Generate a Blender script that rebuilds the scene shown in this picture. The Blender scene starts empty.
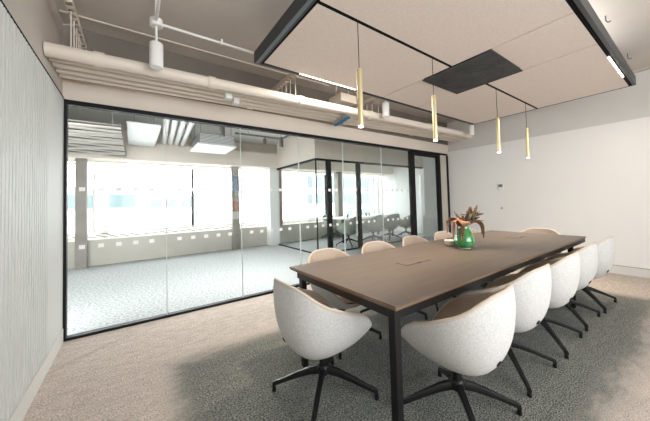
import bpy, math, random
from mathutils import Vector, Matrix
random.seed(7)
PI = math.pi
sc = bpy.context.scene
COL = sc.collection

# ------------------------------------------------------------------ camera
CAM = dict(loc=(.546, -3.636, 1.244), f=272.954, yaw=-36.133, roll=-1.605, pitch=1.944, sx=8.128, sy=-17.864)
yw, rl, pt = (math.radians(CAM[k]) for k in ('yaw', 'roll', 'pitch'))
FW = Vector((math.sin(-yw)*math.cos(pt), math.cos(yw)*math.cos(pt), math.sin(pt)))
R0 = Vector((math.cos(yw), math.sin(yw), 0)); U0 = R0.cross(FW)
RT = R0*math.cos(rl)+U0*math.sin(rl); UP = -R0*math.sin(rl)+U0*math.cos(rl)
cd = bpy.data.cameras.new('camera'); cam = bpy.data.objects.new('camera', cd); COL.objects.link(cam)
m3 = Matrix((RT, UP, -FW)).transposed()
cam.matrix_world = Matrix.Translation(CAM['loc']) @ m3.to_4x4()
cd.sensor_fit = 'HORIZONTAL'; cd.sensor_width = 36; cd.lens = CAM['f']/650*36
cd.shift_x = -CAM['sx']/650; cd.shift_y = CAM['sy']/650
cd.clip_start = .05; cd.clip_end = 400
sc.camera = cam

# ------------------------------------------------------------------ materials
def mat(name, col, rough=.6, metal=0., spec=.5, emit=None, estr=0., coat=0.):
    m = bpy.data.materials.new(name); m.use_nodes = True
    b = m.node_tree.nodes['Principled BSDF']
    b.inputs['Base Color'].default_value = (*col, 1); b.inputs['Roughness'].default_value = rough
    b.inputs['Metallic'].default_value = metal; b.inputs['Specular IOR Level'].default_value = spec
    b.inputs['Coat Weight'].default_value = coat
    if emit:
        b.inputs['Emission Color'].default_value = (*emit, 1); b.inputs['Emission Strength'].default_value = estr
    return m

def N(m, typ, **kw):
    n = m.node_tree.nodes.new(typ)
    for k, v in kw.items(): setattr(n, k, v)
    return n
def L(m, a, b): m.node_tree.links.new(a, b)
def BSDF(m): return m.node_tree.nodes['Principled BSDF']

def mottled(name, c1, c2, scale, rough=.8, stretch=(1, 1, 1), bump=0., detail=4., lo=.35, hi=.65, bscale=None, spec=.3):
    """two tones mixed by noise in object space, optional bump"""
    m = mat(name, c1, rough, spec=spec)
    tc = N(m, 'ShaderNodeTexCoord'); mp = N(m, 'ShaderNodeMapping'); mp.inputs['Scale'].default_value = stretch
    L(m, tc.outputs['Object'], mp.inputs['Vector'])
    no = N(m, 'ShaderNodeTexNoise'); no.inputs['Scale'].default_value = scale; no.inputs['Detail'].default_value = detail
    L(m, mp.outputs['Vector'], no.inputs['Vector'])
    cr = N(m, 'ShaderNodeValToRGB'); cr.color_ramp.elements[0].position = lo; cr.color_ramp.elements[1].position = hi
    cr.color_ramp.elements[0].color = (*c1, 1); cr.color_ramp.elements[1].color = (*c2, 1)
    L(m, no.outputs['Fac'], cr.inputs['Fac']); L(m, cr.outputs['Color'], BSDF(m).inputs['Base Color'])
    if bump:
        n2 = N(m, 'ShaderNodeTexNoise'); n2.inputs['Scale'].default_value = bscale or scale*2; n2.inputs['Detail'].default_value = 2
        L(m, mp.outputs['Vector'], n2.inputs['Vector'])
        bp = N(m, 'ShaderNodeBump'); bp.inputs['Strength'].default_value = bump; bp.inputs['Distance'].default_value = .01
        L(m, n2.outputs['Fac'], bp.inputs['Height']); L(m, bp.outputs['Normal'], BSDF(m).inputs['Normal'])
    return m

def math_node(m, op, a, b=None, clamp=False):
    n = N(m, 'ShaderNodeMath', operation=op); n.use_clamp = clamp
    for i, v in enumerate((a, b)):
        if v is None: continue
        if isinstance(v, (int, float)): n.inputs[i].default_value = v
        else: L(m, v, n.inputs[i])
    return n.outputs[0]

def carpet_material():
    """woven carpet tiles, beige field fading through ragged pixels into a grey green centre"""
    m = mat('carpet_tiles', (.4, .33, .28), .95, spec=.1)
    tc = N(m, 'ShaderNodeTexCoord'); P = tc.outputs['Object']
    sep = N(m, 'ShaderNodeSeparateXYZ'); L(m, P, sep.inputs[0]); X, Y = sep.outputs[0], sep.outputs[1]
    def noise(scale, detail, st=(1, 1, 1)):
        mp = N(m, 'ShaderNodeMapping'); mp.inputs['Scale'].default_value = st; L(m, P, mp.inputs['Vector'])
        n = N(m, 'ShaderNodeTexNoise'); n.inputs['Scale'].default_value = scale; n.inputs['Detail'].default_value = detail
        L(m, mp.outputs['Vector'], n.inputs['Vector']); return n.outputs['Fac']
    def ramp(f, p0, c0, p1, c1):
        r = N(m, 'ShaderNodeValToRGB'); e = r.color_ramp.elements
        e[0].position, e[1].position = p0, p1; e[0].color, e[1].color = (*c0, 1), (*c1, 1)
        L(m, f, r.inputs['Fac']); return r.outputs['Color']
    fine = noise(85, 3, (1, 1.6, 1)); mid = noise(9, 3, (1, 2.6, 1)); big = noise(1.4, 2)
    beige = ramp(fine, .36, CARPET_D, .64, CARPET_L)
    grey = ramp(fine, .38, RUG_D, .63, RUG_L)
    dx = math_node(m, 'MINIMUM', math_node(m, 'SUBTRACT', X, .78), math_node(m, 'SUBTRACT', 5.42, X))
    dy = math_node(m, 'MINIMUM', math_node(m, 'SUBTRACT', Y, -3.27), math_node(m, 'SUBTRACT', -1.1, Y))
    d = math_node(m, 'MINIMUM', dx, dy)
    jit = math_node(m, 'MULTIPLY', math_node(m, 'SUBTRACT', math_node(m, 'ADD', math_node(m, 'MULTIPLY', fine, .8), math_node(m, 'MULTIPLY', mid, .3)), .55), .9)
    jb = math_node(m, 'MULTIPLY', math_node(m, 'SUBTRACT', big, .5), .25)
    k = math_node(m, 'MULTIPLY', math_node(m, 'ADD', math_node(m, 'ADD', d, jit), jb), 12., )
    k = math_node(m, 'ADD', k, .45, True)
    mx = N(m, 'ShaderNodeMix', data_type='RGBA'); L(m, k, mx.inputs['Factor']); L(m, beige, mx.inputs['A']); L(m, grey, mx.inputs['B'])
    # broad streaks of tone
    st = ramp(mid, .3, (.84, .84, .84), .7, (1.1, 1.1, 1.1))
    ml = N(m, 'ShaderNodeMix', data_type='RGBA', blend_type='MULTIPLY'); ml.inputs['Factor'].default_value = 1
    L(m, mx.outputs['Result'], ml.inputs['A']); L(m, st, ml.inputs['B'])
    L(m, ml.outputs['Result'], BSDF(m).inputs['Base Color'])
    bp = N(m, 'ShaderNodeBump'); bp.inputs['Strength'].default_value = .6; bp.inputs['Distance'].default_value = .01
    L(m, fine, bp.inputs['Height']); L(m, bp.outputs['Normal'], BSDF(m).inputs['Normal'])
    return m

def glass(name, tint=(.955, .98, .975), refl=.45):
    m = bpy.data.materials.new(name); m.use_nodes = True; nt = m.node_tree; nt.nodes.clear()
    out = N(m, 'ShaderNodeOutputMaterial'); tr = N(m, 'ShaderNodeBsdfTransparent'); gl = N(m, 'ShaderNodeBsdfGlossy')
    tr.inputs['Color'].default_value = (*tint, 1); gl.inputs['Roughness'].default_value = .02
    fr = N(m, 'ShaderNodeFresnel'); fr.inputs['IOR'].default_value = 1.45
    mm = N(m, 'ShaderNodeMath', operation='MULTIPLY'); mm.inputs[1].default_value = refl
    L(m, fr.outputs[0], mm.inputs[0])
    mx = N(m, 'ShaderNodeMixShader'); L(m, mm.outputs[0], mx.inputs[0]); L(m, tr.outputs[0], mx.inputs[1]); L(m, gl.outputs[0], mx.inputs[2])
    L(m, mx.outputs[0], out.inputs[0]); return m

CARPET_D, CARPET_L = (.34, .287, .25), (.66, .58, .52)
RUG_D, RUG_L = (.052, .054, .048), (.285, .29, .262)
M = {}
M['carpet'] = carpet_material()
M['carpet_cool'] = mottled('cool_grey_carpet', (.225, .232, .234), (.50, .51, .512), 34, .95, (1, 1.6, 1), .4, lo=.36, hi=.64, spec=.1)
M['paint'] = mottled('taupe_service_paint', (.54, .495, .45), (.60, .55, .505), 1.2, .85)
M['paint_pale_lit'] = mottled('pale_and_lit_taupe_paint', (.69, .615, .54), (.73, .655, .58), 1.5, .8)  # pale taupe; on the bulkhead it carries painted warm lamp light
M['pipe'] = mat('painted_pipe', (.72, .645, .565), .5)
M['panel'] = mat('pale_grey_ribbed_panel', (.64, .655, .645), .6)
M['groove_shade'] = mat('grey_groove_shade', (.27, .28, .28), .7)  # recess shade between the ribs, painted as a darker grey
M['base'] = mat('off_white_base', (.70, .69, .67), .5)
M['dark_gap'] = mat('dark_joint_and_shadow', (.008, .008, .008), .9, spec=.1)  # black for dark joints, and for shadow lines painted above the skirtings
M['track'] = mat('black_light_track', (.004, .004, .004), .7, spec=.1)
M['taupe_dark'] = mottled('dark_taupe_upper_wall', (.20, .18, .16), (.24, .215, .19), 1.5, .85)  # darker taupe tone of the wall above the bulkhead
M['soffit'] = mottled('off_white_soffit', (.72, .72, .70), (.77, .77, .75), 1.0, .85)
M['wall_band'] = mottled('pale_grey_wall_paint', (.64, .625, .60), (.67, .655, .63), 1.2, .85)
M['wall'] = mottled('white_plaster', (.82, .815, .805), (.85, .845, .835), .8, .8)
M['black'] = mat('black_powder_coat', (.0075, .0075, .008), .4, spec=.3)
M['frame'] = mat('black_window_frame', (.006, .006, .0065), .5, spec=.2)
M['rim'] = mat('charcoal_raft_frame', (.034, .039, .043), .38, spec=.4)
M['lip'] = mat('satin_steel_lip', (.16, .19, .21), .35, metal=.5)
M['felt'] = mottled('oatmeal_felt', (.75, .655, .59), (.82, .725, .66), 55, .95, bump=.15, lo=.3, hi=.7, spec=.1)
M['diff'] = mottled('dark_perforated_metal', (.038, .039, .039), (.062, .063, .063), 6, .6)
M['led'] = mat('led_strip', (1, 1, 1), .5, emit=(1, .93, .84), estr=3)
M['brass'] = mat('satin_brass', (.82, .70, .42), .36, metal=.7)
M['bulb'] = mat('pendant_lens', (1, .95, .85), .4, emit=(1, .9, .72), estr=2.5)
M['cable'] = mat('dark_cable', (.03, .025, .022), .6)
def fabric(name, c1, c2):
    return mottled(name, c1, c2, 210, .95, (1, 1, .35), .25, detail=2, lo=.25, hi=.75, bscale=420, spec=.1)
M['fab'] = fabric('pale_grey_weave', (.49, .48, .465), (.70, .69, .675))
M['fab_in'] = fabric('beige_inner_weave', (.45, .37, .30), (.60, .505, .425))
M['pip'] = mat('beige_piping', (.56, .48, .41), .9)
M['fab2'] = fabric('grey_green_weave', (.36, .365, .325), (.48, .485, .44))
M['fab2_in'] = fabric('grey_green_inner', (.30, .315, .29), (.42, .43, .40))
M['top'] = mottled('smoked_oak_veneer', (.100, .076, .061), (.118, .092, .074), 2.5, .42, (1, 7, 1), detail=5, spec=.4)
M['edge'] = mat('oak_table_edge', (.24, .15, .095), .5)
M['chrome'] = mat('brushed_steel', (.62, .62, .62), .3, metal=1)
M['white'] = mat('white_plastic', (.80, .80, .79), .45)
M['screen'] = mat('grey_screen', (.16, .18, .19), .2)
M['blue'] = mat('blue_lever', (.03, .20, .40), .45)
M['grey'] = mat('mid_grey_metal', (.16, .155, .15), .5)
M['galv'] = mat('galvanised_duct', (.72, .73, .72), .4, metal=.15)
M['glass'] = glass('partition_glass', (.965, .985, .978), .22); M['glass2'] = glass('window_glass', (.985, .99, .99), .25)
M['dot'] = mat('white_vinyl_sticker', (.88, .88, .87), .5, emit=None)
M['sillw'] = mottled('sill_board', (.50, .47, .42), (.56, .53, .48), 2, .8)
M['colm'] = mottled('grey_column', (.24, .22, .20), (.30, .275, .25), 3, .7)
M['slat'] = mat('pale_baffle', (.40, .37, .33), .7)
M['slatd'] = mat('baffle_backing', (.16, .145, .13), .9)
M['green'] = mottled('green_glaze', (.02, .20, .045), (.12, .40, .15), 8, .12, detail=3, spec=.6)
BSDF(M['green']).inputs['Coat Weight'].default_value = .6
M['bowlg'] = mat('frosted_bowl', (.66, .62, .57), .2)
M['leaf_o'] = mottled('rust_dried_leaf', (.22, .10, .055), (.33, .17, .10), 18, .7)
M['leaf_b'] = mottled('brown_dried_leaf', (.13, .06, .035), (.27, .14, .08), 18, .7)
M['leaf_g'] = mottled('olive_dried_leaf', (.13, .10, .055), (.30, .24, .15), 25, .75)
M['leaf_d'] = mat('dark_dried_leaf', (.06, .045, .03), .7)
M['red_brown'] = mottled('red_brown_band', (.30, .13, .09), (.36, .18, .13), 8, .9)
M['blue_grey'] = mat('blue_grey_band', (.15, .18, .22), .6)
M['stone'] = mottled('pale_facade', (.24, .245, .25), (.28, .285, .29), .6, .9)
M['teal'] = mat('teal_facade_glass', (.075, .105, .108), .5, spec=.3)
M['bluegl'] = mat('blue_facade_glass', (.10, .12, .13), .5, spec=.3)
M['ground'] = mottled('pale_paving', (.56, .56, .56), (.62, .62, .62), .5, .9)

# ------------------------------------------------------------------ mesh builder
class MB:
    def __init__(s): s.v = []; s.f = []; s.sm = []
    def add(s, vs, fs, smooth=False):
        o = len(s.v); s.v += [tuple(v) for v in vs]; s.f += [tuple(i+o for i in f) for f in fs]; s.sm += [smooth]*len(fs); return s
    def box(s, x0, x1, y0, y1, z0, z1):
        return s.add([(x, y, z) for x in (x0, x1) for y in (y0, y1) for z in (z0, z1)],
                     [(0, 1, 3, 2), (4, 6, 7, 5), (0, 4, 5, 1), (2, 3, 7, 6), (0, 2, 6, 4), (1, 5, 7, 3)])
    def obox(s, c, ax, ay, az):
        c, ax, ay, az = map(Vector, (c, ax, ay, az))
        return s.add([c+a*ax+b*ay+d*az for a in (-1, 1) for b in (-1, 1) for d in (-1, 1)],
                     [(0, 1, 3, 2), (4, 6, 7, 5), (0, 4, 5, 1), (2, 3, 7, 6), (0, 2, 6, 4), (1, 5, 7, 3)])
    def tube(s, pts, r, n=12, cap=True, closed=False):
        pts = [Vector(p) for p in pts]; k = len(pts); rs = r if isinstance(r, (list, tuple)) else [r]*k
        vs = []; prev = None
        for i, p in enumerate(pts):
            if closed: t = pts[(i+1) % k]-pts[i-1]
            else: t = pts[min(i+1, k-1)]-pts[max(i-1, 0)]
            t.normalize()
            if prev is None:
                a = Vector((0, 0, 1)) if abs(t.z) < .9 else Vector((1, 0, 0))
                u = t.cross(a).normalized()
            else:
                u = (prev-t*prev.dot(t)).normalized()
            prev = u; w = t.cross(u)
            vs += [p+(u*math.cos(2*PI*j/n)+w*math.sin(2*PI*j/n))*rs[i] for j in range(n)]
        fs = []
        for i in range(k if closed else k-1):
            i2 = (i+1) % k
            fs += [(i*n+j, i*n+(j+1) % n, i2*n+(j+1) % n, i2*n+j) for j in range(n)]
        s.add(vs, fs, True)
        if cap and not closed:
            o = len(s.v)-len(vs)
            s.f += [tuple(o+j for j in range(n))[::-1], tuple(o+(k-1)*n+j for j in range(n))]; s.sm += [False, False]
        return s
    def lathe(s, prof, c=(0, 0, 0), n=28, cap=True):
        c = Vector(c); k = len(prof)
        vs = [c+Vector((r*math.cos(2*PI*j/n), r*math.sin(2*PI*j/n), z)) for r, z in prof for j in range(n)]
        fs = [(i*n+j, i*n+(j+1) % n, (i+1)*n+(j+1) % n, (i+1)*n+j) for i in range(k-1) for j in range(n)]
        s.add(vs, fs, True)
        if cap:
            o = len(s.v)-len(vs)
            s.f += [tuple(o+j for j in range(n))[::-1], tuple(o+(k-1)*n+j for j in range(n))]; s.sm += [False, False]
        return s

WL = {}          # world location of every empty built with thing()
def obj(name, mb, m, parent=None, bevel=0., seg=2, sharp=40):
    off = Vector(WL.get(parent.name, (0, 0, 0))) if parent else Vector((0, 0, 0))
    me = bpy.data.meshes.new(name); me.from_pydata([tuple(Vector(v)-off) for v in mb.v], [], mb.f)
    me.polygons.foreach_set('use_smooth', mb.sm); me.validate(); me.update()
    me.set_sharp_from_angle(angle=math.radians(sharp))
    import bmesh
    bm = bmesh.new(); bm.from_mesh(me); bmesh.ops.recalc_face_normals(bm, faces=bm.faces); bm.to_mesh(me); bm.free()
    me.materials.append(m if not isinstance(m, str) else M[m])
    o = bpy.data.objects.new(name, me); COL.objects.link(o)
    if parent:
        o.parent = parent; WL[o.name] = tuple(off)
    if bevel:
        b = o.modifiers.new('bevel', 'BEVEL'); b.width = bevel; b.segments = seg; b.limit_method = 'ANGLE'; b.angle_limit = math.radians(50)
    return o
def tag(o, label=None, cat=None, group=None, kind=None):
    if label: o['label'] = label
    if cat: o['category'] = cat
    if group: o['group'] = group
    if kind: o['kind'] = kind
    return o
def thing(name, loc, label, cat, group=None, rz=0.):
    o = bpy.data.objects.new(name, None); COL.objects.link(o); o.empty_display_size = .1
    o.location = loc; o.rotation_euler = (0, 0, rz); WL[o.name] = tuple(loc)
    return tag(o, label, cat, group)
def struct(name, mb=None, m=None, label=None, cat=None, **kw):
    if mb is None:
        o = bpy.data.objects.new(name, None); COL.objects.link(o); WL[o.name] = (0, 0, 0)
    else: o = obj(name, mb, m, None, **kw)
    return tag(o, label, cat, None, 'structure')
def copy_tree(o, parent=None):
    c = o.copy(); COL.objects.link(c)
    if parent: c.parent = parent
    for ch in list(o.children): copy_tree(ch, c)
    return c
def B(*a): return MB().box(*a)

# ------------------------------------------------------------------ room shell
LX = 6.634; H = 2.312; CZ = 3.07; YR = -6.3; XE = 9.1; YW = 4.35; XW = -1.3
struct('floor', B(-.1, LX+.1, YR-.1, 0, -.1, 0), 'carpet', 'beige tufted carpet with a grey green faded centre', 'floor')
struct('floor', B(XW, XE, 0, YW+.9, -.1, 0), 'carpet_cool', 'pale cool grey carpet beyond the glass', 'floor')
struct('ceiling', B(-.1, LX+.2, YR-.1, .14, CZ, CZ+.15), 'paint', 'taupe painted concrete soffit', 'ceiling')
struct('ceiling', B(XW-.1, XE+.1, .14, YW+.9, CZ, CZ+.15), 'soffit', 'off white soffit beyond the glass', 'ceiling')
struct('ceiling', B(LX+.2, XE+.1, -.14, .14, CZ, CZ+.15), 'soffit', 'off white soffit of the corridor', 'ceiling')
# left wall : ribbed lining up to H, painted wall above
rib = MB(); rib.box(-.1, -.012, YR, 0, 0, CZ)
struct('wall_left', rib, 'paint', 'taupe painted wall above the ribbed lining', 'wall')
rib = MB(); y = -.59
while y > YR:
    rib.box(-.012, .0, y-.036, y, .135, H); y -= .052
rib.box(-.012, .0, -.585, -.004, .135, H)
struct('trim_1', rib, 'panel', 'pale grey vertically ribbed wall lining', 'wall panel')
struct('trim_13', B(-.0125, -.010, YR, -.586, .135, H), M['groove_shade'], 'grey backing between the ribs, recess shade painted in', 'wall panel')
g_ = MB(); g_.box(-.0125, -.009, YR, 0, .124, .135)
struct('trim_14', g_, 'dark_gap', 'black strip painted as the shadow line between ribbed lining and skirting', 'trim')  # shade of the recess above the skirting, painted as a black strip
struct('trim_16', B(LX+.012, LX+.029, YR, -.001, .124, .132), 'dark_gap', 'black strip painted as the shadow line above the right skirting', 'trim')
struct('trim_2', B(-.012, .002, YR, 0, H, H+.012), 'dark_gap', 'dark reveal strip on top of the ribbed lining', 'trim')
struct('baseboard_left', B(-.012, .006, YR, 0, 0, .124), 'base', 'off white skirting under the ribbed lining', 'baseboard')
# right hand (far) wall
ZB = 2.362
struct('wall_right_upper', B(LX+.03, LX+.2, YR, 0, 0, CZ), 'wall_band', 'pale taupe wall band above the white plaster', 'wall')
struct('wall_right', B(LX, LX+.03, YR, -.001, .132, ZB), 'wall', 'white plaster lining on the end wall', 'wall panel')
struct('baseboard_right', B(LX-.006, LX+.03, YR, 0, 0, .124), 'base', 'white skirting on the end wall', 'baseboard')
# band of wall above the glass partition
struct('wall_front', B(-.1, LX+.2, 0, .14, H, 2.53), 'paint_pale_lit', 'taupe bulkhead over the glass partition, warm lamp light painted in', 'wall')
struct('wall_front_upper', B(-.1, LX+.2, .03, .14, 2.53, CZ), 'taupe_dark', 'dark taupe wall behind the pipes', 'wall')
# rear wall behind the camera, with a wide window
RX0, RX1 = .2, 4.4
rw = MB(); rw.box(-.1, LX+.2, YR-.12, YR, 0, .9); rw.box(-.1, LX+.2, YR-.12, YR, 2.75, CZ)
rw.box(-.1, RX0, YR-.12, YR, .9, 2.75); rw.box(RX1, LX+.2, YR-.12, YR, .9, 2.75)
struct('wall_rear', rw, 'wall', 'white wall with a wide window opening', 'wall')
w = struct('window_9', label='wide window in the rear wall', cat='window')
fr = MB()
for x in (RX0, 1.8, 3.4, RX1-.05): fr.box(x, x+.05, YR-.08, YR-.03, .9, 2.75)
fr.box(RX0, RX1, YR-.08, YR-.03, .9, .95); fr.box(RX0, RX1, YR-.08, YR-.03, 2.7, 2.75)
obj('window_frame', fr, 'frame', w); obj('pane', B(RX0, RX1, YR-.06, YR-.05, .95, 2.7), 'glass2', w)

# ------------------------------------------------------------------ glass partition
JX = [.022, .845, 1.70, 2.58, 3.44, 4.38, 5.22]
w = struct('window_1', label='frameless glass partition in a black perimeter frame', cat='glass partition')
obj('head_frame', B(0, LX-.03, -.012, .06, H-.045, H), 'frame', w)
obj('sill_frame', B(0, 5.22, -.012, .06, 0, .028), 'frame', w)
obj('jamb_frame', B(.0, .022, -.012, .06, .028, H-.045), 'frame', w)
for i in range(6):
    a, b = JX[i]+.0015, JX[i+1]-.0015
    pn = obj('pane', B(a, b, .018, .030, .028, H-.045), 'glass', w)
    n = 5
    for z in (1.44, .868):
        for k in range(n):
            x = [.0, .845, 1.70, 2.58, 3.44, 4.38][i]+.13+.1435*k
            obj('sticker', B(x-.023, x+.023, .016, .0175, z-.02, z+.02), 'dot', pn)
    if i: obj('joint_seal', B(JX[i]-.004, JX[i]+.004, .014, .034, .028, H-.045), mat('clear_seal', (.55, .60, .60), .4) if i == 1 else bpy.data.materials['clear_seal'], w)
d = struct('door_1', label='black framed glass door at the right end of the partition', cat='door')
f = MB(); f.box(5.22, 5.345, -.012, .05, 0, H-.045); f.box(5.345, 6.19, -.012, .05, 2.225, H-.045)
obj('door_frame', f, 'frame', d)
obj('jamb', B(6.19, 6.30, -.012, .05, 0, H-.045), 'frame', d)
f = MB(); f.box(5.345, 5.37, .0, .03, .01, 2.22); f.box(6.165, 6.19, .0, .03, .01, 2.22); f.box(5.37, 6.165, .0, .03, 2.19, 2.22); f.box(5.37, 6.165, .0, .03, .01, .06)
lf = obj('door_leaf', f, 'frame', d)
obj('door_glass', B(5.37, 6.165, .010, .022, .06, 2.19), 'glass', lf)
obj('pull_handle', MB().tube([(5.47, -.03, .55), (5.47, -.03, 1.75)], .011).tube([(5.47, -.03, .62), (5.47, .012, .62)], .007).tube([(5.47, -.03, 1.68), (5.47, .012, 1.68)], .007), 'chrome', lf)
struct('trim_4', B(6.30, 6.56, .0, .05, 0, H-.045), 'sillw', 'pale reveal between the door jamb and the end wall', 'trim')
struct('trim_5', B(6.56, LX-.003, -.012, .05, 0, H-.045), 'frame', 'slim black stile against the end wall', 'trim')

# ------------------------------------------------------------------ room beyond the glass
wb = MB(); ZS, ZH, YG = .56, 2.29, YW+.44
wb.box(XW, XE, YW-.05, YW+.06, 0, ZS-.03)
struct('wall_window', wb, 'sillw', 'beige apron wall under the windows', 'wall')
struct('wall_beam', B(XW, XE, YW-.45, YW+.1, ZH+.02, 2.72), 'paint_pale_lit', 'beige bulkhead above the windows', 'wall')
struct('wall_overhead', B(XW, XE, YW+.05, YW+.2, ZH, CZ), 'paint_pale_lit', 'wall above the bulkhead', 'wall')
sl = MB(); ZW = .665
sl.add([(x, y, z) for x in (XW, XE) for y, z in ((YW-.06, ZS-.03), (YW-.06, ZS), (YG-.03, ZW), (YW+.5, ZW), (YW+.5, ZS-.03))],
       [(0, 1, 2, 3, 4), (9, 8, 7, 6, 5), (0, 5, 6, 1), (1, 6, 7, 2), (2, 7, 8, 3), (3, 8, 9, 4), (4, 9, 5, 0)])
struct('trim_6', sl, 'sillw', 'window board', 'window sill')
gr = MB(); x = XW+.05
while x < XE-.1:
    gr.obox((x, YW+.16, ZS+.056), (.085, -.10, -.0225), (.030, .006, .0014), (0, 0, .006)); x += .20
struct('trim_7', gr, 'grey', 'dark slanted vent slots in the window board', 'vent grille')
struct('wall_outer', B(XW, XE, YW+.5, YW+.6, -.1, ZS), 'stone', 'outer face under the windows', 'wall')
struct('wall_side', B(XW-.1, XW, 0, YW+.6, 0, CZ), 'wall', 'left wall of the room beyond', 'wall')
struct('wall_end', B(XE, XE+.1, -.1, YW+.6, 0, CZ), 'wall', 'white end wall of the rooms beyond', 'wall')
struct('wall_corridor', B(LX+.2, XE, -.14, 0, 0, CZ), 'wall', 'corridor wall beside the end wall', 'wall')
ZS = ZW
def win(name, xs, label, th=.055, m='white'):
    w = struct(name, label=label, cat='window')
    f = MB()
    f.box(xs[0], xs[-1], YG-.03, YG+.03, ZS, ZS+.03); f.box(xs[0], xs[-1], YG-.03, YG+.03, ZH-.03, ZH)
    obj('window_frame', f, m, w)
    for i, x in enumerate(xs): obj('mullion', B(x-th/2, x+th/2, YG-.035, YG+.035, ZS+.03, ZH-.03), 'frame' if 0 < i < len(xs)-1 else m, w)
    for a, b in zip(xs, xs[1:]): obj('pane', B(a+th/2, b-th/2, YG-.006, YG+.006, ZS+.03, ZH-.03), 'glass2', w)
win('window_2', (XW+.03, -.40), 'narrow window left of the grey column')
w2 = struct('window_3', label='white mullioned window beside the grey column', cat='window')
win('window_4', (-.2, 1.86, 3.02), 'wide window with a slim dark mullion')
for a in (.0,): obj('mullion', B(a-.06, a+.06, YG-.09, YG-.035, ZS, ZH), 'white', w2)
win('window_5', (3.22, 4.18), 'window between the banded column and the pier')
win('window_6', (4.7, 6.35, 6.60, 9.05), 'window of the meeting room')
# columns, pier
struct('trim_8', B(-.445, -.265, 4.1, 4.29, 0, 2.72), 'colm', 'dark grey square column at the windows', 'column')
c = struct('trim_9', B(2.76, 2.945, 4.14, 4.29, 0, 2.31), 'colm', 'column with blue grey, red brown and beige bands', 'column')  # plain colour bands on the column face
obj('colour_band', B(2.755, 2.95, 4.13, 4.14, 1.62, 2.05), 'blue_grey', c)
obj('colour_band', B(2.755, 2.95, 4.13, 4.14, 1.06, 1.36), 'red_brown', c)
obj('colour_band', B(2.755, 2.95, 4.13, 4.14, .84, 1.05), 'sillw', c)
struct('trim_10', B(3.80, 4.10, 4.0, 4.295, 0, 2.305), 'wall', 'white pier between the window bays', 'pier')
struct('trim_15', B(4.10, 4.22, 4.05, 4.295, .56, 2.305), 'red_brown', 'reddish brown strip beside the white pier', 'pier')
# meeting room partition
YP, XP = 1.85, 4.06
w = struct('window_7', label='black framed glass wall of the meeting room', cat='glass partition')
HP = 2.30
obj('head_frame', B(XP, 8.2, YP-.03, YP+.03, HP-.05, HP), 'frame', w)
obj('head_frame', B(XP-.03, XP+.03, YP, 4.3, HP-.05, HP), 'frame', w)
obj('sill_frame', B(XP, 8.2, YP-.02, YP+.02, 0, .03), 'frame', w)
obj('sill_frame', B(XP-.02, XP+.02, YP, 4.3, 0, .03), 'frame', w)
obj('jamb_frame', B(XP-.02, XP+.02, 4.22, 4.29, .03, HP-.05), 'frame', w)
obj('corner_seal', B(XP-.012, XP+.012, YP-.012, YP+.012, .03, HP-.05), 'frame', w)
obj('pane', B(XP-.005, XP+.005, YP+.012, 4.22, .03, HP-.05), 'glass', w)
obj('pane', B(XP+.012, 4.355, YP-.005, YP+.005, .03, HP-.05), 'glass', w)
obj('pane', B(5.465, 6.31, YP-.005, YP+.005, .03, HP-.05), 'glass', w)
obj('pane', B(6.315, 8.19, YP-.005, YP+.005, .03, HP-.05), 'glass', w)
d = struct('door_2', label='black framed glass door of the meeting room', cat='door')
obj('door_frame', B(4.36, 4.49, YP-.03, YP+.03, 0, HP-.05), 'frame', d)
obj('door_frame', B(5.33, 5.46, YP-.03, YP+.03, 0, HP-.05), 'frame', d)
obj('door_glass', B(4.50, 5.32, YP-.005, YP+.005, .02, HP-.06), 'glass', d)
obj('pull_handle', MB().tube([(5.25, YP-.06, .35), (5.25, YP-.06, 1.85)], .018).tube([(5.25, YP-.06, .5), (5.25, YP, .5)], .01).tube([(5.25, YP-.06, 1.7), (5.25, YP, 1.7)], .01), 'chrome', d)
struct('wall_pier', B(8.2, XE, YP-.06, YP+.06, 0, CZ), 'wall', 'white wall at the end of the corridor', 'wall')
hd = MB(); hd.box(XP-.05, 8.2, YP-.05, YP+.05, HP, CZ); hd.box(XP-.05, XP+.05, YP+.05, YW-.45, HP, CZ)
struct('wall_header', hd, 'paint_pale_lit', 'pale bulkhead above the meeting room glass', 'wall')
struct('trim_11', B(6.38, 6.58, 4.05, 4.29, 0, 2.31), 'colm', 'grey column inside the meeting room', 'column')

# ceiling fittings beyond the glass
t = thing('baffle_ceiling', (-.4, 2.6, 2.34), 'slatted beige baffle ceiling panel seen through the left glass panes', 'ceiling panel')
obj('backing', B(XW, .41, 1.15, 3.88, 2.385, 2.40), 'slatd', t)
y = 1.21; q = 0
while y < 3.83:
    mb = MB(); n = 26; pts = []
    for i in range(n+1):
        x = XW+.01+(.41-XW-.02)*i/n; pts.append((x, y+.03*math.sin(x*6+q*1.9), 2.348+.012*math.sin(x*5+q*2.1)))
    vs = []; fs = []
    for p in pts:
        vs += [(p[0], p[1]-.045, p[2]), (p[0], p[1]+.045, p[2]), (p[0], p[1]+.045, p[2]+.018), (p[0], p[1]-.045, p[2]+.018)]
    for i in range(n): fs += [(i*4+j, i*4+(j+1) % 4, i*4+4+(j+1) % 4, i*4+4+j) for j in range(4)]
    mb.add(vs, fs, True); obj('slat', mb, 'slat', t); y += .20; q += 1
for x in (-1.0, .3):
    for yy in (1.4, 3.6): obj('hanger_rod', MB().tube([(x, yy, 2.395), (x, yy, CZ)], .006, 6), 'grey', t)
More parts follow.
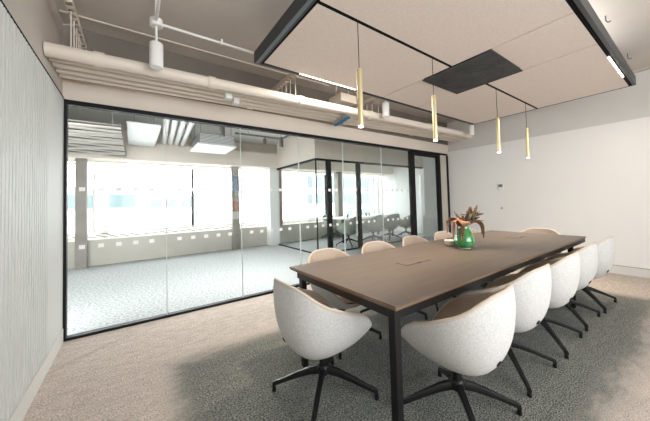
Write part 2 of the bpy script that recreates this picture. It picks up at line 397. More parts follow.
def panel(name, x0, x1, y0, y1, z, label, th=.04):
    t = thing(name, ((x0+x1)/2, (y0+y1)/2, z), label, 'ceiling panel')
    obj('board', B(x0, x1, y0, y1, z, z+th), 'white', t, bevel=.004)
    for x in (x0+.1, x1-.1):
        for y in (y0+.15, y1-.15): obj('hanger_rod', MB().tube([(x, y, z+th), (x, y, CZ)], .005, 6), 'grey', t)
panel('acoustic_panel', .45, .93, 1.9, 3.8, 2.62, 'plain white suspended ceiling panel beside the slatted baffles')
for i, x in enumerate((1.00, 1.13, 1.26, 1.39)):
    t = thing('ventilation_duct', (x, 3.0, 2.76), ['first white round duct from the left beyond the glass', 'second white round duct from the left beyond the glass', 'third white round duct from the left beyond the glass', 'rightmost white round duct nearest the air conditioning unit'][i], 'duct', 'parallel ducts beyond the glass')
    obj('pipe_run', MB().tube([(x+.12*0, 1.7, 2.76), (x+.12, 3.86, 2.76)], .05, 16), 'galv', t)
    for yy in (2.1, 3.0): obj('hanger', B(x+.12*(yy-1.7)/2.16-.006, x+.12*(yy-1.7)/2.16+.006, yy-.01, yy+.01, 2.80, CZ), 'grey', t)
t = thing('air_conditioning_unit', (1.95, 2.9, 2.5), 'white suspended air conditioning cassette with louvred grey front', 'air conditioner')
obj('body', B(1.62, 2.32, 2.4, 3.3, 2.52, 2.74), 'grey', t, bevel=.01)
f = MB()
for k in range(7): f.box(1.63, 2.31, 2.385, 2.40, 2.53+k*.029, 2.546+k*.029)
obj('louvre', f, 'galv', t)
obj('bottom_panel', B(1.58, 2.36, 2.36, 3.34, 2.49, 2.52), 'white', t, bevel=.006)
for x in (1.66, 2.28):
    for yy in (2.5, 3.2): obj('hanger_rod', MB().tube([(x, yy, 2.74), (x, yy, CZ)], .006, 6), 'grey', t)
t = thing('lighting_track', (3.0, 2.6, 2.9), 'grey ceiling track with two small spotlights beyond the glass', 'track light')
obj('rail', B(2.4, 3.55, 2.58, 2.615, 2.84, 2.88), 'grey', t)
obj('rail', B(3.52, 3.55, 1.2, 2.58, 2.84, 2.88), 'grey', t)
for x, yy in ((3.1, 2.6), (3.535, 1.35)):
    s_ = obj('spot_head', MB().lathe([(.035, 0), (.045, .11), (.02, .125)], (x, yy, 2.70), 16), 'grey', t)
    obj('spot_stem', MB().tube([(x, yy, 2.82), (x, yy, 2.845)], .01, 8), 'grey', t)
obj('hanger_rod', MB().tube([(2.7, 2.6, 2.88), (2.7, 2.6, CZ)], .006, 6), 'grey', t)
obj('hanger_rod', MB().tube([(3.535, 1.9, 2.88), (3.535, 1.9, CZ)], .006, 6), 'grey', t)
for x, yy, lb in ((1.62, .62, 'dark cylinder spotlight behind the glass left of the ceiling track'), (2.72, .9, 'dark cylinder spotlight behind the glass near the meeting room bulkhead')):
    t = thing('cylinder_spotlight', (x, yy, 2.3), lb, 'spotlight')
    obj('housing', MB().lathe([(.035, 2.27), (.038, 2.275), (.038, 2.44), (.03, 2.45)], (x, yy, 0), 18), 'grey', t)
    obj('suspension_rod', MB().tube([(x, yy, 2.445), (x, yy, CZ)], .006, 8), 'grey', t)

# ------------------------------------------------------------------ pipes, brackets, conduits in the main room
zt = lambda x: 2.485+.11*x/LX
PY = [(-.68, .054), (-.545, .030), (-.425, .030), (-.305, .030), (-.19, .028)]
PL = ['thick beige service pipe, the one farthest from the glass', 'second service pipe, just behind the thickest one', 'middle service pipe of the five over the glass',
      'fourth service pipe, second nearest the bulkhead', 'thin service pipe running closest to the bulkhead']
for i, (y, r) in enumerate(PY):
    x1 = LX+.029 if i else LX-.25
    t = thing('service_pipe', (0, y, zt(0)), PL[i], 'pipe', 'beige service pipes over the glass')
    obj('pipe_run', MB().tube([(-.005, y, zt(0)), (x1, y, zt(x1))], r, 20), 'pipe', t)
    for x in ((.28, 1.16, 2.2, 3.4, 4.9) if i == 0 else (1.25+.12*i, 3.3, 5.0)):
        obj('coupling', MB().tube([(x, y, zt(x)), (x+.07, y, zt(x+.07))], r+.009, 20), 'pipe', t)
        if i in (1, 2) and x < 2: obj('clamp_block', B(x-.01, x+.06, y-.035, y+.035, zt(x)-r-.06, zt(x)-r+.01), 'white', t, bevel=.006)
    if i in (1, 2, 3, 4):
        xv = 3.07+.027*(i-1)
        vb = obj('valve', MB().tube([(xv, y, zt(xv)-r-.005), (xv, y, zt(xv)-r-.045)], .014, 10).tube([(xv-.05, y, zt(xv)), (xv+.05, y, zt(xv))], r+.012, 16), 'chrome', t)
        obj('valve_lever', MB().obox((xv, y-.035, zt(xv)-r-.045), (.02, 0, 0), (0, .05, 0), (0, 0, .014)), 'blue', vb, bevel=.004)
for i, (x, y0, lb) in enumerate(((.14, -.84, 'perforated strut bracket over the pipes near the left wall'), (2.17, -.72, 'perforated strut bracket over the pipes behind the raft corner'), (3.62, -.8, 'perforated strut bracket behind the second pendant'))):
    t = thing('strut_bracket', (x, 0, 2.86), lb, 'bracket')
    s_ = MB(); z0, z1 = 2.84, 2.895
    s_.box(x-.024, x-.018, y0, -.001, z0, z1); s_.box(x+.018, x+.024, y0, -.001, z0, z1)
    yy = y0
    while yy < -.03:
        s_.box(x-.024, x+.024, yy, min(yy+.04, -.001), z0-.005, z0); yy += .085
    s_.box(x-.024, x+.024, y0, -.001, z1-.004, z1)
    obj('channel', s_, 'pipe', t)
    obj('hanger_rod', MB().tube([(x, y0+.03, z1), (x, y0+.03, CZ)], .006, 6), 'pipe', t)
    obj('end_plate', B(x-.03, x+.03, y0-.012, y0, z0-.02, z1+.05), 'pipe', t)
    for (py, r) in PY:
        obj('hanger_rod', MB().tube([(x, py, zt(x)+r), (x, py, z0)], .005, 6), 'pipe', t)
CY, CZc = -.87, 2.845
def spot(x, y, zb, label, top):
    t = thing('cylinder_spotlight', (x, y, zb), label, 'spotlight', 'white cylinder spotlights by the pipes')
    obj('housing', MB().lathe([(.040, zb+.004), (.050, zb), (.052, zb+.006), (.052, zb+.205), (.047, zb+.212)], (x, y, 0), 28), 'white', t)
    obj('lens', MB().lathe([(.039, zb+.006), (.039, zb+.012)], (x, y, 0), 24), mat('copper_reflector', (.55, .28, .12), .3, metal=.8), t)
    obj('stem', MB().tube([(x, y, zb+.211), (x, y, top)], .010, 10), 'white', t)
spot(.706, CY, 2.452, 'white cylinder spotlight hanging from the conduit box on the left', CZc-.03)
spot(3.60, -.85, 2.495, 'white cylinder spotlight behind the pipes between the two left pendants', CZ)
spot(6.02, -.90, 2.50, 'white cylinder spotlight beside the far right pipe ends', CZ)
t = thing('ceiling_conduit', (.71, CY, CZc), 'white conduit and round junction box above the left spotlight', 'conduit')
obj('junction_box', MB().lathe([(.047, -.03), (.05, -.026), (.05, .03), (.045, .034)], (.706, CY, CZc), 22), 'white', t)
obj('conduit_run', MB().tube([(.75, CY, CZc), (2.6, CY, CZc)], .012, 10), 'white', t)
obj('conduit_run', MB().tube([(.706, CY-.04, CZc), (.706, YR, CZc)], .012, 10), 'white', t)
for x in (1.25, 2.2): obj('clip', B(x-.010, x+.010, CY-.016, CY+.016, CZc-.016, CZc+.035), 'white', t)
for y in (-1.6, -3.2, -4.6): obj('clip', B(.706-.016, .706+.016, y-.010, y+.010, CZc-.016, CZc+.035), 'white', t)
obj('box_rod', MB().tube([(.706, CY, CZc+.033), (.706, CY, CZ)], .01, 8), 'white', t)
t = tag(obj('ceiling_cable', MB().tube([(.0, -.235, 3.055), (3.0, -.235, 3.055)], .009, 8), 'pipe'), 'thin pale conduit along the soffit above the pipes', 'conduit')
t = thing('junction_enclosure', (3.05, -.5, 2.8), 'beige service box over the pipes behind the first pendant', 'service box')
obj('enclosure', B(2.95, 3.25, -.60, -.30, 2.70, 2.82), 'pipe', t, bevel=.006)
for x in (2.98, 3.22): obj('hanger_rod', MB().tube([(x, -.45, 2.82), (x, -.45, CZ)], .005, 6), 'pipe', t)
for i, (x, y) in enumerate(((4.452, -3.10), (5.763, -3.10))):
    t = tag(obj('ceiling_hook', MB().tube([(x, y, CZ), (x, y, CZ-.05), (x+.012, y-.012, CZ-.07), (x+.03, y-.03, CZ-.06)], .006, 8), 'grey'), ['small hook on the soffit at the upper right edge of the photo', 'small hook on the soffit close to the far end wall'][i], 'hook')
struct('trim_12', B(LX-.06, LX+.02, YR, -.15, 3.055, CZ), 'paint', 'narrow joint where soffit meets end wall', 'trim')

# ------------------------------------------------------------------ suspended raft
X0, X1, Y0, Y1, ZR = 1.545, 5.965, -3.14, -.955, 2.69
t = thing('ceiling_raft', ((X0+X1)/2, (Y0+Y1)/2, ZR), 'large suspended oatmeal felt raft in a charcoal frame over the table', 'ceiling raft')
ym = -2.035
for x0, x1, y0, y1, nm in ((X0, X0+.062, Y0, Y1, 1), (X1-.012, X1, Y0, Y1, 0), (X0+.062, X1-.012, Y0, Y0+.030, 0), (X0+.062, X1-.012, Y1-.026, Y1, 0)):
    obj('edge_frame', B(x0, x1, y0, y1, ZR, ZR+.115), 'rim', t, bevel=.003)
obj('light_track', B(X0+.062, X0+.085, Y0+.03, Y1-.026, ZR+.003, ZR+.06), 'track', t)
for (y0, y1) in ((Y0+.03, Y0+.068), (Y1-.05, Y1-.026)):
    obj('light_track', B(X0+.085, X1-.012, y0, y1, ZR+.012, ZR+.06), 'track', t)
obj('light_track', B(X0+.085, X1-.012, ym-.016, ym+.016, ZR+.006, ZR+.06), 'track', t)
obj('led_strip', B(2.06, 2.88, Y1-.043, Y1-.033, ZR+.004, ZR+.012), 'led', t)
obj('led_strip', B(4.62, 5.47, Y0+.052, Y0+.064, ZR+.004, ZR+.012), 'led', t)
xs = [X0+.085, 3.375, 4.165, X1-.012]
for i in range(3):
    for (y0, y1) in ((Y0+.068, ym-.016), (ym+.016, Y1-.05)):
        a, b = xs[i]+(.007 if i else 0), xs[i+1]-(.007 if i < 2 else 0)
        if i == 1:
            if y0 < ym-.1: y1 = -2.452
            else: y0 = -1.648
        obj('felt_panel', B(a, b, y0, y1, ZR+.006, ZR+.05), 'felt', t)
obj('backing_board', B(X0+.062, X1-.012, Y0+.03, Y1-.026, ZR+.06, ZR+.075), 'dark_gap', t)
for x in (1.9, 3.75, 5.6):
    for y in (Y0+.3, Y1-.3): obj('suspension_wire', MB().tube([(x, y, ZR+.075), (x, y, CZ)], .003, 6), 'grey', t)
obj('edge_lip', B(X0+.008, X0+.040, Y0, Y1, ZR-.004, ZR), M['lip'], t)
t = thing('air_diffuser', (3.77, -2.05, ZR), 'square charcoal air diffuser set flush in the middle of the raft', 'air diffuser')
obj('face_plate', B(3.378, 4.162, -2.449, -1.651, ZR-.006, ZR+.004), 'diff', t, bevel=.003)
s_ = MB()
for k in range(4):
    r = .34-.075*k
    s_.tube([(3.77+r*math.cos(a), -2.05+r*math.sin(a), ZR-.006) for a in [2*PI*j/40 for j in range(40)]], .0035, 6, closed=True)
obj('swirl_ring', s_, 'diff', t)
obj('plenum', B(3.40, 4.14, -2.43, -1.67, ZR+.004, ZR+.0585), 'dark_gap', t)
for x in (3.6, 3.95): obj('hanger_rod', MB().tube([(x, -2.2, ZR+.05), (x, -2.2, CZ)], .005, 6), 'grey', t)

# pendants
PLB = ['brass tube pendant nearest the left end of the table', 'brass tube pendant just left of the dark diffuser', 'brass tube pendant right of the diffuser, third along the table', 'brass tube pendant farthest right near the end wall']
def make_pendant():
    t = thing('pendant_lamp', (0, 0, 0), PLB[0], 'pendant lamp', 'brass tube pendants over the table')
    obj('shade_tube', MB().lathe([(.019, 0), (.022, 0), (.022, .455), (.020, .46)], (0, 0, 0), 24), 'brass', t)
    obj('diffuser', MB().lathe([(.0185, -.012), (.019, .004)], (0, 0, 0), 20), 'bulb', t)
    obj('cable', MB().tube([(0, 0, .46), (0, 0, ZR+.004-1.845)], .0035, 8), 'cable', t)
    return t
p0 = make_pendant()
for i, x in enumerate((2.012, 3.027, 4.467, 5.468)):
    o = p0 if i == 0 else copy_tree(p0); o.location = (x, -2.03, 1.845); o['label'] = PLB[i]

# ------------------------------------------------------------------ table
TX0, TX1, TY0, TY1, TZ = 1.538, 4.978, -2.75, -1.651, .74
t = thing('conference_table', ((TX0+TX1)/2, (TY0+TY1)/2, 0), 'long dark brown conference table with black steel legs', 'table')
tt = MB().box(TX0, TX1, TY0, TY1, TZ-.024, TZ)
obj('tabletop', B(TX0+.004, TX1-.004, TY0+.004, TY1-.004, TZ-.006, TZ), 'top', t, bevel=.002)
e = MB(); a, b, c_, d_ = TX0, TX1, TY0, TY1
def frustum(mb, x0, x1, y0, y1, zt_, zb, ins):
    mb.add([(x0, y0, zt_), (x1, y0, zt_), (x1, y1, zt_), (x0, y1, zt_), (x0+ins, y0+ins, zb), (x1-ins, y0+ins, zb), (x1-ins, y1-ins, zb), (x0+ins, y1-ins, zb)],
           [(0, 1, 2, 3), (4, 5, 6, 7), (0, 1, 5, 4), (1, 2, 6, 5), (2, 3, 7, 6), (3, 0, 4, 7)])
frustum(e, TX0, TX1, TY0, TY1, TZ-.006, TZ-.026, .012)
obj('edge_band', e, 'edge', t, bevel=.0015)
ap = MB(); zi0, zi1 = TZ-.066, TZ-.026
ap.box(TX0+.012, TX1-.012, TY0+.012, TY0+.05, zi0, zi1); ap.box(TX0+.012, TX1-.012, TY1-.155, TY1-.115, zi0, zi1)
ap.box(TX0+.012, TX0+.05, TY0+.05, TY1-.16, zi0, zi1); ap.box(TX1-.05, TX1-.012, TY0+.05, TY1-.16, zi0, zi1)
obj('under_frame', ap, 'black', t)
obj('cable_tray', B(2.2, 4.3, -2.3, -2.1, TZ-.11, TZ-.027), 'black', t)
for x, y in ((TX0+.026, TY0+.034), (4.45, TY0+.034), (TX0+.05, TY1-.135), (4.45, TY1-.135)):
    lg = MB(); h = .0215
    lg.add([(x+a*(h if q else h*.95), y+b*(h if q else h*.95), z) for q, z in ((0, .012), (1, zi1)) for a, b in ((-1, -1), (1, -1), (1, 1), (-1, 1))],
           [(0, 1, 2, 3), (4, 5, 6, 7), (0, 1, 5, 4), (1, 2, 6, 5), (2, 3, 7, 6), (3, 0, 4, 7)])
    l_ = obj('leg', lg, 'black', t, bevel=.002)
    obj('foot_glide', MB().lathe([(.018, 0), (.018, .012)], (x, y, 0), 14), 'grey', l_)
for x, y in ((2.39, -2.2), (4.43, -2.2)):
    hatch = obj('cable_hatch', B(x-.15, x+.15, y-.055, y+.055, TZ-.0005, TZ+.0012), 'top', t)
    ho = MB()
    for a in ((x-.154, x+.154, y-.059, y-.0555), (x-.154, x+.154, y+.0555, y+.059), (x-.154, x-.1505, y-.0555, y+.0555), (x+.1505, x+.154, y-.0555, y+.0555)): ho.box(*a, TZ-.0003, TZ+.0004)
    ho.box(x-.03, x+.03, y-.0555, y-.048, TZ+.0012, TZ+.0018)
    obj('hatch_gap', ho, 'dark_gap', hatch)

# ------------------------------------------------------------------ tub chairs
def interp(tab, v):
    if v <= tab[0][0]: return tab[0][1]
    for (a, b), (c, d) in zip(tab, tab[1:]):
        if v <= c:
            k = (v-a)/(c-a); k = k*k*(3-2*k)*.35+k*.65
            return b+(d-b)*k
    return tab[-1][1]
ZB0, ZM = .282, .70
RIM = [(-.31, .772), (-.285, .766), (-.25, .742), (-.19, .692), (-.13, .653), (-.01, .610), (.08, .580), (.14, .545), (.19, .505), (.23, .465), (.25, .43), (.26, .40), (.30, .385)]
def plan(th, sc_=0.):
    c, s = math.cos(th), math.sin(th); e = .86
    l = (.298-sc_)*math.copysign(abs(s)**(e if c > 0 else .72), s)
    f = (-(.298-sc_) if c > 0 else (.47-sc_))*abs(c)**(e if c > 0 else .72)
    return l, f
SH = .065
def gz(z, zb, c=1.):
    t_ = max(0., min(1., (z-zb)/(ZM-zb))); p = 2.5 if c > 0 else 2.5+.75*c
    g = max(0., 1-(1-t_)**p)**(1/2.2)
    return g-(.035*max(0, (z-.70))/.07 if z > .70 else 0)
NT, NV = 56, 14
def rimz(th):
    # height from the fore/aft position of the rim, solved by iteration because the rim slides in where it is low
    l, f = plan(th); z = interp(RIM, f)
    for _ in range(12): z = .5*z+.5*interp(RIM, f*gz(z, ZB0, math.cos(th)) if f > 0 else f)
    return z
def bowl(off, zb, top_off=0.):
    vs = []; fs = []
    rz = [rimz(2*PI*j/NT) for j in range(NT)]; sm = [(rz[j-1]+2*rz[j]+rz[(j+1) % NT])/4 for j in range(NT)]
    for i in range(NV+1):
        v = (i/NV)
        for j in range(NT):
            th = 2*PI*j/NT; zr = sm[j]-top_off
            z = zb+(zr-zb)*(v**1.7*.75+v*.25) if i else zb+.0005
            l, f = plan(th, off); g = gz(z, zb, math.cos(th)) if i else .12
            g = max(g, .12)
            vs.append((l*g, f*g-SH*(1-g), z))
    for i in range(NV): fs += [(i*NT+j, i*NT+(j+1) % NT, (i+1)*NT+(j+1) % NT, (i+1)*NT+j) for j in range(NT)]
    fs.append(tuple(range(NT))[::-1])
    return vs, fs
def make_chair(name, label, fab, fab_in, pip, group):
    t = thing(name, (0, 0, 0), label, 'chair', group)
    vs, fs = bowl(0, ZB0); o = MB(); o.add(vs, fs, True); sh = obj('outer_shell', o, fab, t, sharp=80)
    rim_o = vs[NV*NT:(NV+1)*NT]
    vi, fi = bowl(.018, ZB0+.03, .002)
    ii = MB(); ii.add(vi, [f[::-1] for f in fi], True); inn = obj('inner_upholstery', ii, fab_in, t, sharp=80)
    rim_i = vi[NV*NT:(NV+1)*NT]
    mid = [tuple((Vector(a)+Vector(b))/2) for a, b in zip(rim_o, rim_i)]
    obj('rim_piping', MB().tube(mid, .0105, 10, closed=True), pip, t)
    # seat pad : fills the bowl at seat height, domed
    zs = .415; sp = []; sf = []; rings = [(.0, .018), (.35, .017), (.7, .012), (.93, .0), (1.0, -.02)]
    for k, dz in rings:
        for j in range(NT):
            l, f = plan(2*PI*j/NT, .030); g = gz(zs+dz, ZB0+.03, math.cos(2*PI*j/NT))
            g = min(g, .955); sp.append((l*g*max(k, .001), (f*g-SH*(1-g))*max(k, .001)*(.93 if f > 0 else 1), zs+dz))
    for i in range(len(rings)-1): sf += [(i*NT+j, i*NT+(j+1) % NT, (i+1)*NT+(j+1) % NT, (i+1)*NT+j) for j in range(NT)]
    sf.append(tuple(range((len(rings)-1)*NT, len(rings)*NT)))
    s_ = MB(); s_.add(sp, sf, True); obj('seat_pad', s_, fab_in, t, sharp=80)
    # seams inside the back and a fabric tag low on the outside of the back
    sm = MB()
    for th in (-.52, .52):
        pts = []
        for i in range(6, NV):
            v = i/NV; zr = rimz(th); z = ZB0+.03+(zr-ZB0-.03)*(v**1.7*.75+v*.25); l, f = plan(th, .032); g = gz(z, ZB0+.03); pts.append((l*g, f*g-SH*(1-g), z))
        sm.tube(pts, .004, 6)
    obj('back_seam', sm, pip, inn)
    z = .385; g = gz(z, ZB0); f = -.298*g-SH*(1-g); z2 = .415; g2 = gz(z2, ZB0); f2 = -.298*g2-SH*(1-g2)
    ym_, zm = (f+f2)/2, (z+z2)/2; dr = Vector((0, f2-f, z2-z)).normalized(); nr = Vector((0, -dr.z, dr.y))
    nr = Vector((-.26, nr.y, nr.z)).normalized()
    obj('fabric_tag', MB().obox(Vector((-.058, ym_, zm+.008))+nr*.004, (.0075, -.002, 0), dr*.014, nr*.003), 'black', sh)
    obj('swivel_column', MB().lathe([(.030, .17), (.025, .205), (.025, .258), (.045, .264), (.06, .284)], (0, 0, 0), 22), 'black', t)
    obj('hub', MB().lathe([(.028, .138), (.040, .144), (.042, .186), (.034, .198), (.027, .204)], (0, 0, 0), 24), 'black', t)
    for k in range(4):
        a = PI/4+k*PI/2; d = Vector((math.cos(a), math.sin(a), 0)); n_ = Vector((-d.y, d.x, 0))
        mb = MB(); vs = []; fs = []
        prof = [(.025, .020, .142, .192), (.10, .0185, .128, .170), (.2, .0165, .093, .126), (.29, .0145, .056, .083), (.322, .0135, .044, .070), (.334, .0130, .024, .064), (.346, .0125, .022, .056)]
        for (r, w_, zl, zh) in prof:
            for sg, z, ww in ((-1, zl, .8), (1, zl, .8), (1, (zl+zh)/2, 1.), (.55, zh, 1.), (-.55, zh, 1.), (-1, (zl+zh)/2, 1.)):
                vs.append(d*r+n_*(w_*sg*ww)+Vector((0, 0, z)))
        for i in range(len(prof)-1): fs += [(i*6+j, i*6+(j+1) % 6, i*6+6+(j+1) % 6, i*6+6+j) for j in range(6)]
        fs += [tuple(range(6))[::-1], tuple(range(36, 42))]
        mb.add(vs, fs, True); lg = obj('leg', mb, 'black', t, sharp=55)
        obj('foot_glide', MB().lathe([(.013, 0), (.014, .004), (.012, .028)], d*.338, 12), 'black', lg)
    return t
CG = 'pale tub chairs around the conference table'
ch0 = make_chair('tub_chair', '', 'fab', 'fab_in', 'pip', CG)
spots = [(1.535, -2.12, -PI/2, 'pale grey tub chair at the left end of the table, facing the end wall')]
nl = ['large pale grey tub chair nearest the camera, right of the front table leg', 'second tub chair from the camera along the near long side of the table', 'middle tub chair of the five on the near long side of the table',
      'fourth tub chair from the camera along the near long side of the table', 'last tub chair on the near side, outlined against the white end wall']
fl = ['pale tub chair on the glass side of the table, closest to its left corner', 'second tub chair from the left on the glass side of the table', 'middle tub chair on the glass side, its top showing left of the door post',
      'tub chair on the glass side just left of the green vase', 'tub chair on the glass side hidden behind the green vase']
for i in range(5): spots.append(([2.065, 2.77, 3.445, 4.13, 4.775][i], [-2.73, -2.69, -2.70, -2.69, -2.715][i], [math.radians(5), 0, math.radians(2), 0, math.radians(-1)][i], nl[i]))
for i in range(5): spots.append((2.09+.672*i, -1.615, PI+[.05, -.02, .03, 0, .02][i], fl[i]))
spots.append((5.06, -2.19, PI/2, 'pale tub chair at the far right end of the table by the end wall'))
for i, (x, y, rz, lb) in enumerate(spots):
    o = ch0 if i == 0 else copy_tree(ch0)
    o.location = (x, y, 0); o.rotation_euler = (0, 0, rz); o['label'] = lb; o['group'] = CG
    # every star base keeps its own swivel

# ------------------------------------------------------------------ vase and dried flowers
VX, VY = 3.25, -2.165
t = thing('glass_vase', (VX, VY, TZ), 'bright green glazed vase of dried leaves on the table', 'vase')
obj('vase_body', MB().lathe([(.036, .0), (.050, .004), (.082, .028), (.098, .058), (.097, .085), (.084, .125), (.066, .165), (.052, .195), (.046, .212), (.047, .226), (.042, .227), (.040, .212), (.046, .195), (.06, .165), (.076, .125), (.085, .09), (.08, .04), (.05, .015)], (VX, VY, TZ+.001), 32), 'green', t)
obj('foot_ring', MB().lathe([(.04, 0), (.056, .001), (.056, .006), (.04, .007)], (VX, VY, TZ), 28), 'bowlg', t)
t = thing('shallow_bowl', (VX-.02, VY+.15, TZ), 'small pale bowl standing behind the green vase', 'bowl')
obj('bowl_body', MB().lathe([(.025, 0), (.03, .003), (.055, .02), (.066, .05), (.066, .062), (.061, .06), (.05, .025), (.02, .01)], (VX+.02, VY+.165, TZ), 28), 'bowlg', t)
def leaf(path, w, m, parent, name='leaf', curl=.3):
    pts = [Vector(p) for p in path]; n = 14; P = []
    for i in range(n+1):                                   # Catmull-Rom through the given points
        u = i/n*(len(pts)-1); k = min(int(u), len(pts)-2); f = u-k
        a, b, c, d = pts[max(k-1, 0)], pts[k], pts[k+1], pts[min(k+2, len(pts)-1)]
        P.append(.5*((2*b)+(c-a)*f+(2*a-5*b+4*c-d)*f*f+(3*b-a-3*c+d)*f**3))
    vs = []; fs = []; 
    for i, p in enumerate(P):
        tg = (P[min(i+1, n)]-P[max(i-1, 0)]).normalized(); sd = tg.cross(Vector((.37, -.2, .9)))
        sd = sd.normalized() if sd.length > 1e-3 else Vector((1, 0, 0)); up = sd.cross(tg)
        ww = w*(math.sin(PI*min(1, (i+.6)/(n+.6))**.8)+.06)*.5
        for s in (-1, -.5, 0, .5, 1): vs.append(p+sd*ww*s+up*ww*curl*(abs(s)**2))
    for i in range(n): fs += [(i*5+j, i*5+j+1, i*5+6+j, i*5+5+j) for j in range(4)]
    mb = MB(); mb.add(vs, fs, True); o = obj(name, mb, m, parent, sharp=80)
    so = o.modifiers.new('solid', 'SOLIDIFY'); so.thickness = .0025; return o
# direction helpers in plan : rgt points to the right of the photo, tow towards the camera
rg = Vector((.81, -.59, 0)); tw = Vector((-.59, -.81, 0)); base = Vector((VX, VY, TZ))
def at(r, f, z): return tuple(base+rg*r+tw*f+Vector((0, 0, z)))
def stem(name, label, r, f, top, m='leaf_g'):
    t = thing(name, tuple(base+Vector((0, 0, .05))), label, 'dried flower', 'dried stems in the green vase')
    obj('stem', MB().tube([at(r*.3, f*.3, .06), at(r*.3, f*.3, .2), at(r*.6, f*.6, .26), at(*top)], .004, 8), m, t); return t
t = stem('dried_protea', 'spiky olive dried flower head rising from the vase', .02, 0, (.06, 0, .29))
random.seed(3)
for k in range(30):
    a = random.uniform(0, 2*PI); el = random.uniform(.1, 1.25); ln = random.uniform(.08, .15)
    c = Vector(at(.035+random.uniform(0, .06), random.uniform(-.02, .02), .25+random.uniform(0, .07)))
    d = Vector((math.cos(a)*math.cos(el), math.sin(a)*math.cos(el), math.sin(el))); d = (d+rg*.35).normalized()
    leaf([c, c+d*ln*.5+Vector((0, 0, .006)), c+d*ln], .026, random.choice(['leaf_g', 'leaf_g', 'leaf_b', 'leaf_d']), t, 'bract')
leaf([at(.07, 0, .29), at(.13, .0, .335), at(.205, .01, .345)], .045, 'leaf_d', t)
leaf([at(.06, 0, .29), at(.08, .0, .36), at(.085, .0, .425)], .035, 'leaf_g', t)
t = stem('rust_leaf_spray', 'rust orange dried leaves drooping over the left of the vase', -.03, .02, (-.04, .02, .30), 'leaf_b')
leaf([at(-.03, .02, .25), at(-.08, .03, .29), at(-.125, .04, .25), at(-.13, .045, .10)], .085, 'leaf_o', t)
leaf([at(-.02, .04, .25), at(-.045, .08, .28), at(-.07, .105, .22), at(-.075, .11, .08)], .11, 'leaf_o', t)
leaf([at(-.03, .0, .25), at(-.10, -.01, .30), at(-.15, -.02, .26), at(-.165, -.02, .15)], .055, 'leaf_o', t)
leaf([at(-.04, .03, .25), at(-.07, .06, .275), at(-.10, .08, .23), at(-.105, .085, .15)], .06, 'leaf_b', t)
leaf([at(-.05, .0, .27), at(-.11, .01, .305), at(-.17, .01, .305)], .03, 'leaf_d', t)
t = stem('brown_leaf_spray', 'dark red brown dried leaf hanging to the right of the vase', .04, .01, (.06, .01, .27), 'leaf_b')
leaf([at(.05, .01, .23), at(.11, .02, .27), at(.165, .03, .23), at(.18, .03, .10)], .07, 'leaf_b', t)
leaf([at(.04, .02, .23), at(.10, .04, .26), at(.145, .05, .22), at(.155, .05, .14)], .05, 'leaf_b', t)
t = stem('dark_twig_spray', 'short dark twigs packed in the neck of the vase', 0, 0, (.0, .0, .33), 'leaf_d')
for k in range(9):
    a = k*.7; leaf([at(0, 0, .24), at(.05*math.cos(a), .05*math.sin(a), .30), at(.085*math.cos(a), .085*math.sin(a), .335+.02*(k % 3))], .03, ['leaf_b', 'leaf_g', 'leaf_d'][k % 3], t)

# ------------------------------------------------------------------ wall controls
t = thing('thermostat', (LX, -1.146, 1.45), 'small white thermostat with a grey display on the end wall', 'thermostat')
obj('case', B(LX-.022, LX-.0005, -1.20, -1.09, 1.385, 1.52), 'white', t, bevel=.006)
obj('display', B(LX-.024, LX-.0215, -1.185, -1.105, 1.45, 1.508), 'screen', t)
obj('button_row', B(LX-.024, LX-.0215, -1.175, -1.115, 1.402, 1.42), 'base', t)
t = thing('wall_switch', (LX, -1.146, 1.02), 'tiny dark switch below the thermostat on the end wall', 'switch')
obj('switch_plate', B(LX-.008, LX-.0005, -1.172, -1.12, .995, 1.045), 'base', t, bevel=.002)
obj('toggle', B(LX-.016, LX-.008, -1.155, -1.137, 1.005, 1.035), 'grey', t)

# ------------------------------------------------------------------ meeting room furniture
t = thing('meeting_table', (6.8, 3.2, 0), 'white topped meeting table in the room beyond the second glass wall', 'table')
obj('tabletop', B(5.5, 8.0, 2.75, 3.75, .71, .74), 'white', t, bevel=.004)
for x in (5.65, 7.85):
    for y in (2.9, 3.6): obj('leg', B(x-.025, x+.025, y-.025, y+.025, 0, .71), 'black', t)
g0 = make_chair('meeting_chair', '', 'fab2', 'fab2_in', 'fab2', 'grey green chairs in the meeting room')
for i, (x, y, rz, lb) in enumerate(((5.45, 2.40, .35, 'grey green tub chair behind the meeting room door handle'), (6.42, 2.40, .1, 'grey green tub chair right of the meeting room door post'),
                                    (7.15, 2.40, -.1, 'grey green tub chair third along the meeting table'), (7.95, 2.4, .4, 'grey green tub chair farthest right in the meeting room'),
                                    (6.0, 3.95, PI, 'grey green tub chair across the meeting table, window side'))):
    o = g0 if i == 0 else copy_tree(g0); o.location = (x, y, 0); o.rotation_euler = (0, 0, rz); o['label'] = lb; o.scale = (1.06, 1.06, 1.06)
for i, (x, y, lb) in enumerate(((6.0, 3.1, 'dark cup on the meeting table, left one'), (6.9, 3.2, 'dark cup on the meeting table, middle one'), (7.1, 3.25, 'dark cup on the meeting table, right one'))):
    tag(obj('cup', MB().lathe([(.028, 0), (.035, .01), (.04, .10), (.036, .10), (.03, .015)], (x, y, .7405), 16), 'grey'), lb, 'cup', 'cups on the meeting table')

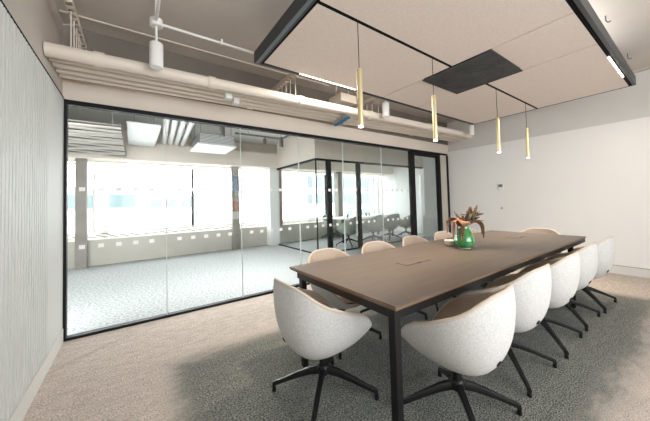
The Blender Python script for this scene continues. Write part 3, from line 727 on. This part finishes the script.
# ------------------------------------------------------------------ outside
struct('ground', B(-40, 70, YW+1, 60, -4.2, -4), 'ground', 'pale paved street level outside', 'ground')
struct('terrace', B(-14, 14, 7.5, 13, -.6, -.3), 'ground', 'pale roof terrace outside the windows', 'terrace')
def building(x0, x1, y0, y1, z1, wm, gm, label, rows, cols):
    t = thing('office_building', ((x0+x1)/2, (y0+y1)/2, -4), label, 'building')
    obj('facade', B(x0, x1, y0, y1, -4, z1), wm, t)
    zz0 = -3.2; dz = (z1-.3-zz0)/rows
    for r in range(rows):
        for c in range(cols):
            a = x0+(x1-x0)*(c+.12)/cols; b = x0+(x1-x0)*(c+.88)/cols
            obj('window', B(a, b, y0-.05, y0-.01, zz0+dz*r+dz*.2, zz0+dz*r+dz*.85), gm, t)
tag(obj('parapet', B(-14, 14, 13.0, 13.2, -.6, 1.15), 'ground'), 'pale parapet wall along the far edge of the terrace', 'parapet')
building(-3.4, .9, 21, 27, 2.7, 'stone', 'teal', 'pale low building with teal glass bands left of the terrace', 4, 2)
building(1.6, 6.0, 30, 38, 2.6, 'stone', 'bluegl', 'pale distant block with blue windows left of the slim mullion', 4, 3)
building(15.0, 34.0, 21, 30, 6.5, 'stone', 'bluegl', 'tall pale office block with blue windows behind the meeting room', 5, 8)
t = thing('balustrade', (0, 9, -.3), 'white slim railing around the roof terrace outside', 'railing')
for z in (.25, .75): obj('rail', B(-12, 13, 8.98, 9.02, z, z+.04), 'white', t)
for k in range(18): obj('post', B(-12+k*1.45, -11.96+k*1.45, 8.98, 9.02, -.3, .75), 'white', t)

# ------------------------------------------------------------------ light
wd = bpy.data.worlds.new('overcast_sky'); sc.world = wd; wd.use_nodes = True
bg = wd.node_tree.nodes['Background']; bg.inputs[0].default_value = (.96, .985, 1.0, 1); bg.inputs[1].default_value = 3.1
def area(name, loc, direction, sx, sy, power, col=(1, 1, 1), portal=False):
    ld = bpy.data.lights.new(name, 'AREA'); ld.shape = 'RECTANGLE'; ld.size = sx; ld.size_y = sy; ld.energy = power; ld.color = col
    o = bpy.data.objects.new(name, ld); COL.objects.link(o); o.location = loc
    o.rotation_euler = Vector(direction).to_track_quat('-Z', 'Y').to_euler()
    if portal: ld.cycles.is_portal = True
    return o
area('window_portal', ((XW+XE)/2, YW+.62, (ZS+ZH)/2), (0, -1, 0), XE-XW, ZH-ZS+.05, 1, portal=True)
area('rear_portal', ((RX0+RX1)/2, YR-.13, 1.83), (0, 1, 0), RX1-RX0, 1.9, 1, portal=True)
area('led_lamp', (2.515, Y1-.038, ZR-.002), (0, 0, -1),   .87, .02, 7, (1, .88, .76))
area('led_lamp', (5.045, Y0+.049, ZR-.002), (0, 0, -1), .85, .02, 5, (1, .88, .74))
for x in (2.012, 3.027, 4.467, 5.468):
    ld = bpy.data.lights.new('pendant_beam', 'SPOT'); ld.energy = 26; ld.spot_size = 1.5; ld.spot_blend = .8; ld.color = (1, .84, .66); ld.shadow_soft_size = .02
    o = bpy.data.objects.new('pendant_beam', ld); COL.objects.link(o); o.location = (x, -2.03, 1.828)

for y in (Y0+.6, Y1-.6): area('added_ceiling_fill', ((X0+X1)/2, y, ZR+.125), (0, 0, 1), X1-X0-1.6, .04, 20, (1, .97, .93))  # unseen lamps added to brighten the soffit, no fitting on the raft
for x, yy in ((1.62, .62), (2.72, .9)):
    ld = bpy.data.lights.new('spot_beam', 'SPOT'); ld.energy = 60; ld.spot_size = 1.9; ld.spot_blend = .7; ld.shadow_soft_size = .03
    o = bpy.data.objects.new('spot_beam', ld); COL.objects.link(o); o.location = (x, yy, 2.262)
cy = sc.cycles
cy.max_bounces = 10; cy.diffuse_bounces = 6; cy.transparent_max_bounces = 32; cy.glossy_bounces = 4
cy.caustics_reflective = False; cy.caustics_refractive = False
cy.sample_clamp_indirect = 6
vs_ = sc.view_settings
sc.display_settings.display_device = 'sRGB'
vs_.view_transform = 'Standard'; vs_.look = 'None'; vs_.gamma = 1; vs_.exposure = 1.82; vs_.use_curve_mapping = False
